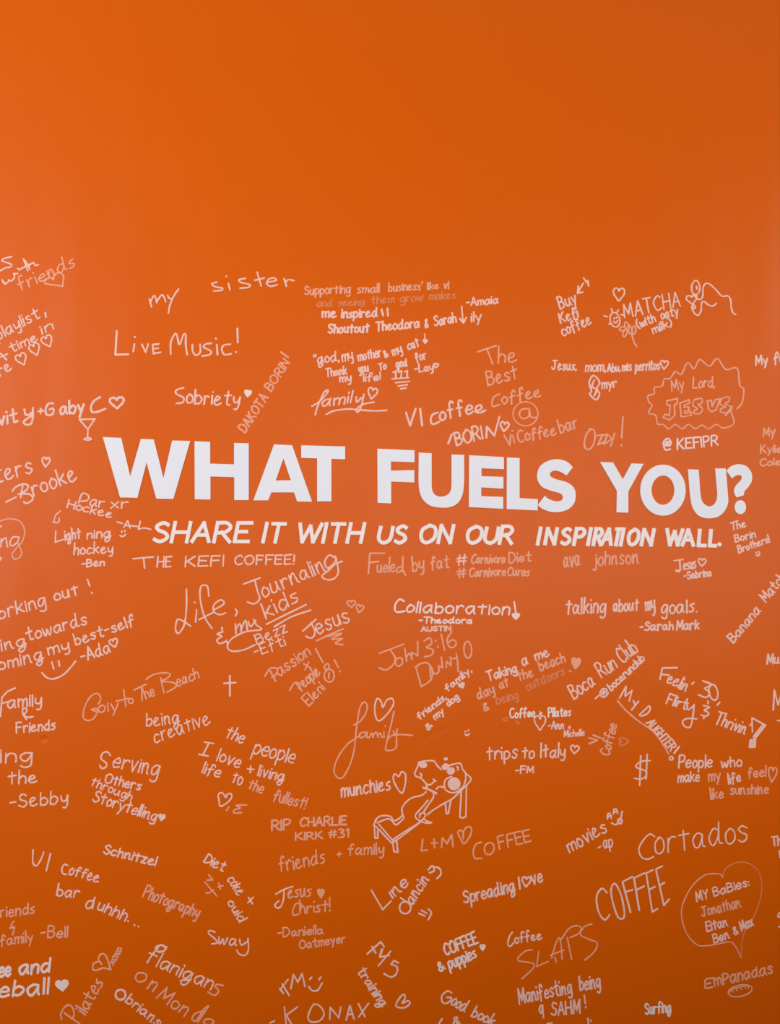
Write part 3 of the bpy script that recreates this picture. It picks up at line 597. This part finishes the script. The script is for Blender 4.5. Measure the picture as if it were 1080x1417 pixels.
note('thin jagged capitals "SLAPS" under a small "Coffee"', T_, 2, .9, [
 s('455,458 438,480 428,525 442,538 462,518', ink=1, lw=1.1), w('offee', 470,522, 632,496, 66, .5, ink=1, lw=1.1), s('568,558 525,568 485,618 570,635 575,662 510,725|-605,570 594,655 660,625'), s('680,605 705,520 725,490 735,540 740,612|-672,590 750,560|-700,600 705,632'), s('-770,488 795,612|735,500 780,436 830,420 850,438 830,468 785,488|912,410 870,425 845,470 900,500 942,520 925,570 870,618')])
note('bold two line note "COFFEE & puppies" with tiny solid heart', T_, 0, 1.15, [w('COFFEE', 72,590, 265,512, 72), w('&', 40,682, 75,662, 62), w('puppies', 95,668, 258,598, 62, .68), hrt(283,546,28,32,0,True)])
note('note "Spreading love" with a heart for the o', T_, 1, 1.1, [w('Spreading', 178,292, 480,218, 76, .62), s('-490,140 498,208'), hrt(534,168,48,56,5), w('ve', 572,182, 638,162, 74, .68)])
note('note "Good book &" sloping down at the bottom edge', T_, 1, 1.05, [s('105,805 80,795 48,825 55,862 85,862 105,835 78,832'), w('ood', 98,875, 185,920, 76, .62), w('book', 218,938, 345,1000, 74, .55), w('&', 118,990, 160,986, 52)])
note('tips of cut-off writing at the bottom edge under SAHM', AF, 1, 1, [s('-914,212 917,240|-928,222 929,226|-712,240 735,236|-172,240 188,215')])
note('block capitals memorial note of two lines, second ending #31', U, 2, 1.15, [w('RIP', 63,36, 167,31, 56), w('CHARLIE', 215,14, 468,4, 50), w('KIRK', 190,88, 340,78, 40, lw=.9), w('#31', 368,76, 480,70, 46, lw=.9)])
note('thin note "friends + family" left of the lounger doodle', U, 2, .95, [w('friends', 105,257, 356,205, 82, .6), w('+', 412,180, 442,178, 48), w('family', 470,168, 668,160, 64, .62)])
note('two line note ending in exclamation mark, small solid heart after the first word', U, 2, 1, [
 s('85,375 130,350 175,335|128,350 126,400 112,440 92,450 80,432 100,412', ink=1), w('esus', 150,396, 280,386, 60, .72), hrt(325,372,36,46,0,True), s('222,430 195,425 175,460 180,488 205,482'), w('hrist!', 215,478, 382,464, 72, .52)])
note('small two line signature with leading dash, above the KM initials', U, 2, .95, [w('-Daniella', 95,606, 345,585, 52, .55), w('Oatmeyer', 213,670, 460,632, 48, .62)])
note('initials "KM" with a smiling face', U, 1, 1.05, [s('-118,855 155,915|-150,830 112,880|-105,880 125,905|-165,880 178,805 202,845 225,800 240,868'), s('-266,830 276,820|-314,832 326,818', 'eyes'), s('260,868 278,890 308,888 332,850', 'smile')])
note('widely spaced capitals starting with a lone K at the bottom edge', U, 1, 1, [s('-130,978 140,1072|-200,978 140,1022 168,1070'), s('285,966 256,1030 275,1058 320,1050 342,1015 322,975 285,966'), s('-372,1042 375,980 420,1035 432,978|-460,1048 480,970 502,1042|-465,1020 495,1015|-525,960 560,1030|-580,958 528,1030'), s('-55,1062 78,1052')])
note('steep note "Line dancing" with sideways smiley', U, 1, 1.05, [s('-595,355 655,458 700,412'), s('-690,365 708,396'), w('ne', 722,388, 800,318, 52, .8), ell(775,448,30,32), s('-750,395 808,435'), w('ancin', 815,432, 908,292, 66, .6), s('898,245 920,225 930,250 905,262|925,228 960,240 965,270 945,292'), s('-848,478 880,492|-862,462 890,478', 'eyes'), s('898,455 915,475 898,512', 'smile')])
note('steep downward note, letter and two digits then "training", with small heart', U, 1, 1.05, [s('-572,695 645,630 662,655|-598,655 618,690|-640,700 650,670? '.replace('? ','')+'|-655,668 640,712 690,702|-698,680 632,758|-738,742 715,730 700,750'), s('700,750 732,765 728,800 700,818 662,800'), w('training', 518,788, 650,985, 56, .62), s('765,910 735,945 728,975 770,982 800,960 790,945 760,958 775,930 765,910', 'heart')])
note('word "Schnitzel" tilted down, lower left', X, 1, 1.1, [w('Schnitzel', 730,208, 1108,298, 72, .6)])
note('broken note with a plus sign ending "ouid", cross face doodle beside', V, 1, 1, [w('Diet', 570,228, 690,288, 62, .65), w('coke', 710,336, 778,436, 62, .68, lw=.9), s('-835,472 866,440|-838,440 862,478'), w('ouid', 712,474, 788,596, 56, .62, lw=.9), s('-600,305 624,335 590,338|-660,355 670,390|-655,378 686,370', 'face_doodle', ink=2), s('-578,350 648,430|585,412 600,415 628,395', 'face_doodle', ink=2)])
note('tilted note of two lines ending "bar duhhh..." at lower left', X, 1, 1, [s('235,185 232,270 255,298 285,262 310,202|-358,210 328,332'), s('480,295 455,288 438,320 445,352 470,358'), w('offee', 485,358, 702,418, 72, .68), w('bar', 402,505, 565,528, 88, .55), s('655,545 625,550 608,580 620,600 650,585 668,530|-672,520 655,600'), w('uhhh', 685,605, 892,692, 76, .7), s('-905,688 909,690|-950,715 954,718|-978,726 982,728')])
note('thin word "Photography" sloping down, lower left', V, 2, 1.05, [w('Photography', 205,436, 540,565, 78, .6)])
note('short word "Sway" with curled tail, lower left of centre', V, 1, .95, [s('638,648 610,638 600,655 640,690 650,712 618,718'), w('wa', 655,718, 775,728, 62, .72), s('785,690 795,725 830,705|835,685 838,750 820,785 785,780 768,755')])
note('large two line note tilted down reading "on Monda" in its second line', V, 2, 1.05, [
 s('345,745 320,725 285,740 300,765 335,758 348,735', ink=1, lw=1.2), s('300,740 265,780 232,830|-245,772 292,792', ink=1), w('lanigan', 288,852, 618,995, 92, .6, ink=1), s('688,968 650,960 640,975 660,1000 635,1026 595,1005'), s('218,895 180,892 162,918 180,945 220,935 228,905 205,890'), w('n', 232,985, 272,1010, 76, .8), w('Mon', 292,1040, 462,1155, 92, .62), s('565,1120 520,1135 500,1165 520,1180 545,1150|-600,1090 535,1185|595,1090 570,1110 545,1155'), ell(600,1185,30,18)])
note('tilted name beginning with a bold O at the bottom left', V, 1, 1.15, [ell(73,1022,30,30, lw=1.15), w('brians', 100,1065, 300,1218, 66, .6, lw=.85)])
note('word "Pilates" climbing steeply to a heart and kisses, bottom left', AB, 2, 1.1, [
 s('170,808 165,760 200,700 245,680 280,720 285,780 265,808|-195,755 340,855'), w('ilates', 395,772, 568,462, 128, .62), s('545,300 520,275 470,295 462,345 500,355 560,335 630,350|545,300 515,250 540,205 580,215 605,270 630,350', 'heart'), w('xoxo', 655,306, 742,152, 58, .75, lw=.9)])
note('faint note "friends & family" with signature, bottom left edge', X, 2, 1, [w('riends', 5,662, 255,632, 80, .6), s('100,690 78,720 100,738 90,785|70,738 105,735'), w('family', 2,862, 245,832, 84, .55), w('-Bell', 290,808, 488,802, 84, .55)])
note('boldest handwriting, cut-off note ending "and" and "eball" with solid heart', X, 0, 1.55, [w('ee', -5,1085, 92,1072, 105, .62, .15), w('and', 138,1065, 368,1045, 105, .62, .2), w('leball', -35,1228, 355,1198, 118, .6, .15), hrt(440,1145,86,70,-6,True)])
note('word "munchies" with tall heart, left of the lounger doodle', O, 1, 1.1, [w('munchies', 148,822, 462,778, 78, .72), s('505,695 480,680 470,710 490,760 525,800 545,740 545,680 520,668 505,695', 'heart', lw=.9)])
note('tall cursive "family" with big loop and heart at centre', O, 2, .95, [
 s('225,375 265,350 300,300 308,255 290,232 265,260 250,330 238,420 228,520 205,610 165,690 135,708 105,680 105,630 135,560 185,495 240,455 262,440', ink=2), s('300,420 268,425 258,450 285,450 308,420 305,452 325,450|325,450 335,425 345,452|345,440 365,420 375,452|375,440 390,425 398,450 415,448|-412,415 412,445|-418,380 420,382'), s('475,290 450,400 430,480 425,532 485,520 490,450 495,400|470,410 480,440 495,402|430,472 460,442 520,435 590,440'), s('405,265 395,230 370,210 355,260 360,320 382,350 430,310 470,250 465,212 430,220 405,265', 'heart', ink=1)])
note('pair of initials "L+M" with hollow heart, right of the lounger doodle', Y, 2, 1, [s('-512,788 500,885 548,878|-582,822 634,818|-605,785 610,858|-668,856 674,775 712,825 752,752 764,850'), s('850,735 825,715 803,735 830,790 855,825 900,770 918,710 895,683 865,700 848,735 848,785', 'heart')])
note('doodle of a cartoon dog lying back on a slatted lounger', Y, 1, .95, [
 s('475,152 520,140 600,138 630,175 665,210|480,160 460,205 445,245 455,265 500,285 545,330 575,335 600,315 612,300|488,240 503,255 495,275|598,288 622,306|715,182 770,165 825,160 842,205 870,240 912,285 890,325 858,352|868,242 868,290 855,335 835,370 800,395|795,185 806,195 803,212', 'head'),
 ell(515,172,28,20, 'nose', True), ell(700,186,26,20, 'eye', True, rot=-30), ell(745,222,28,24, 'eye', True, rot=-30), ell(703,122,11,7, 'tuft', True),
 s('752,268 705,290 690,330 700,375 740,400 790,398 830,365', 'ear'), ell(772,328,46,48, 'ear', True, rot=20), s('515,360 570,380 625,408|545,332 545,365', 'collar', lw=1.3),
 s('540,395 500,425 420,445 360,495 338,540 347,590 352,615 300,665 280,665 250,630 215,620 150,645 135,655|115,635 150,600 200,592 245,600 275,635 330,605 342,580|600,400 600,440 560,500 520,560|555,465 500,530 450,590 470,625 500,635 530,600 525,570 490,580 485,605|625,372 650,352 690,360|495,640 540,655 585,650 550,640 520,620', 'body'),
 s('860,355 820,395 760,450 690,490 600,545 550,585|500,640 420,690 340,740 258,795|258,795 150,668|480,655 350,755 255,822|255,822 130,690 105,672 125,635', 'lounger'), s('-110,680 115,780 138,778 138,715', 'lounger_leg'), s('-262,805 272,890 305,895 295,800', 'lounger_leg'), s('-832,385 820,605 845,612 870,600 875,345', 'lounger_leg'), s('-700,495 708,575 725,572 745,465', 'lounger_leg')],
 'dog_doodle', 'drawing', 'marker doodles on the orange wall')
note('tilted note "the people I love + living life to the fullest" with heart', N, 1, .95, [
 w('the', 430,462, 530,500, 76, .6), w('people', 578,548, 802,606, 78, .72), s('-320,490 370,497|-345,494 312,558|-290,555 340,564'), w('love', 385,588, 512,630, 78, .6), s('-550,632 585,636|-568,618 565,652'), w('living', 605,668, 750,702, 66, .6), w('life', 308,652, 405,682, 66, .58), w('to', 462,705, 522,722, 62, .75), w('the', 550,735, 632,768, 62, .6, ink=2), w('fullest!', 685,800, 862,848, 68, .58, ink=2),
 s('435,785 415,760 395,770 398,800 405,832 440,815 466,785 460,765 440,770 435,785', 'heart'), s('-452,835 438,855|545,825 490,828 512,842 482,850 478,868 520,866', 'signature', ink=2)])
note('two print words, a forename and a surname, under the tagline\'s right half', L_, 2, 1, [w('ava', 102,150, 182,138, 78, .66), w('johnson', 232,140, 445,128, 62, .66)])
note('short word with heart, signed beneath, under the full stop of the tagline', L_, 1, .95, [s('-600,118 640,112|-625,115 628,160 608,165|628,158 620,168 608,160'), w('esus', 645,160, 705,150, 44, .72), hrt(726,126,34,34,6), w('-Sabrina', 645,202, 775,186, 34, .62)])
note('tall print note "talking about my goals." with signature beneath', L_, 1, 1.05, [w('talking', 108,360, 296,354, 76, .58), w('about', 325,348, 445,342, 58, .62), w('my', 472,346, 520,338, 62, .7), w('goals.', 542,358, 708,350, 62, .66), w('-Sarah', 445,434, 600,430, 40, .62), w('Mark', 612,432, 718,426, 44, .62)])
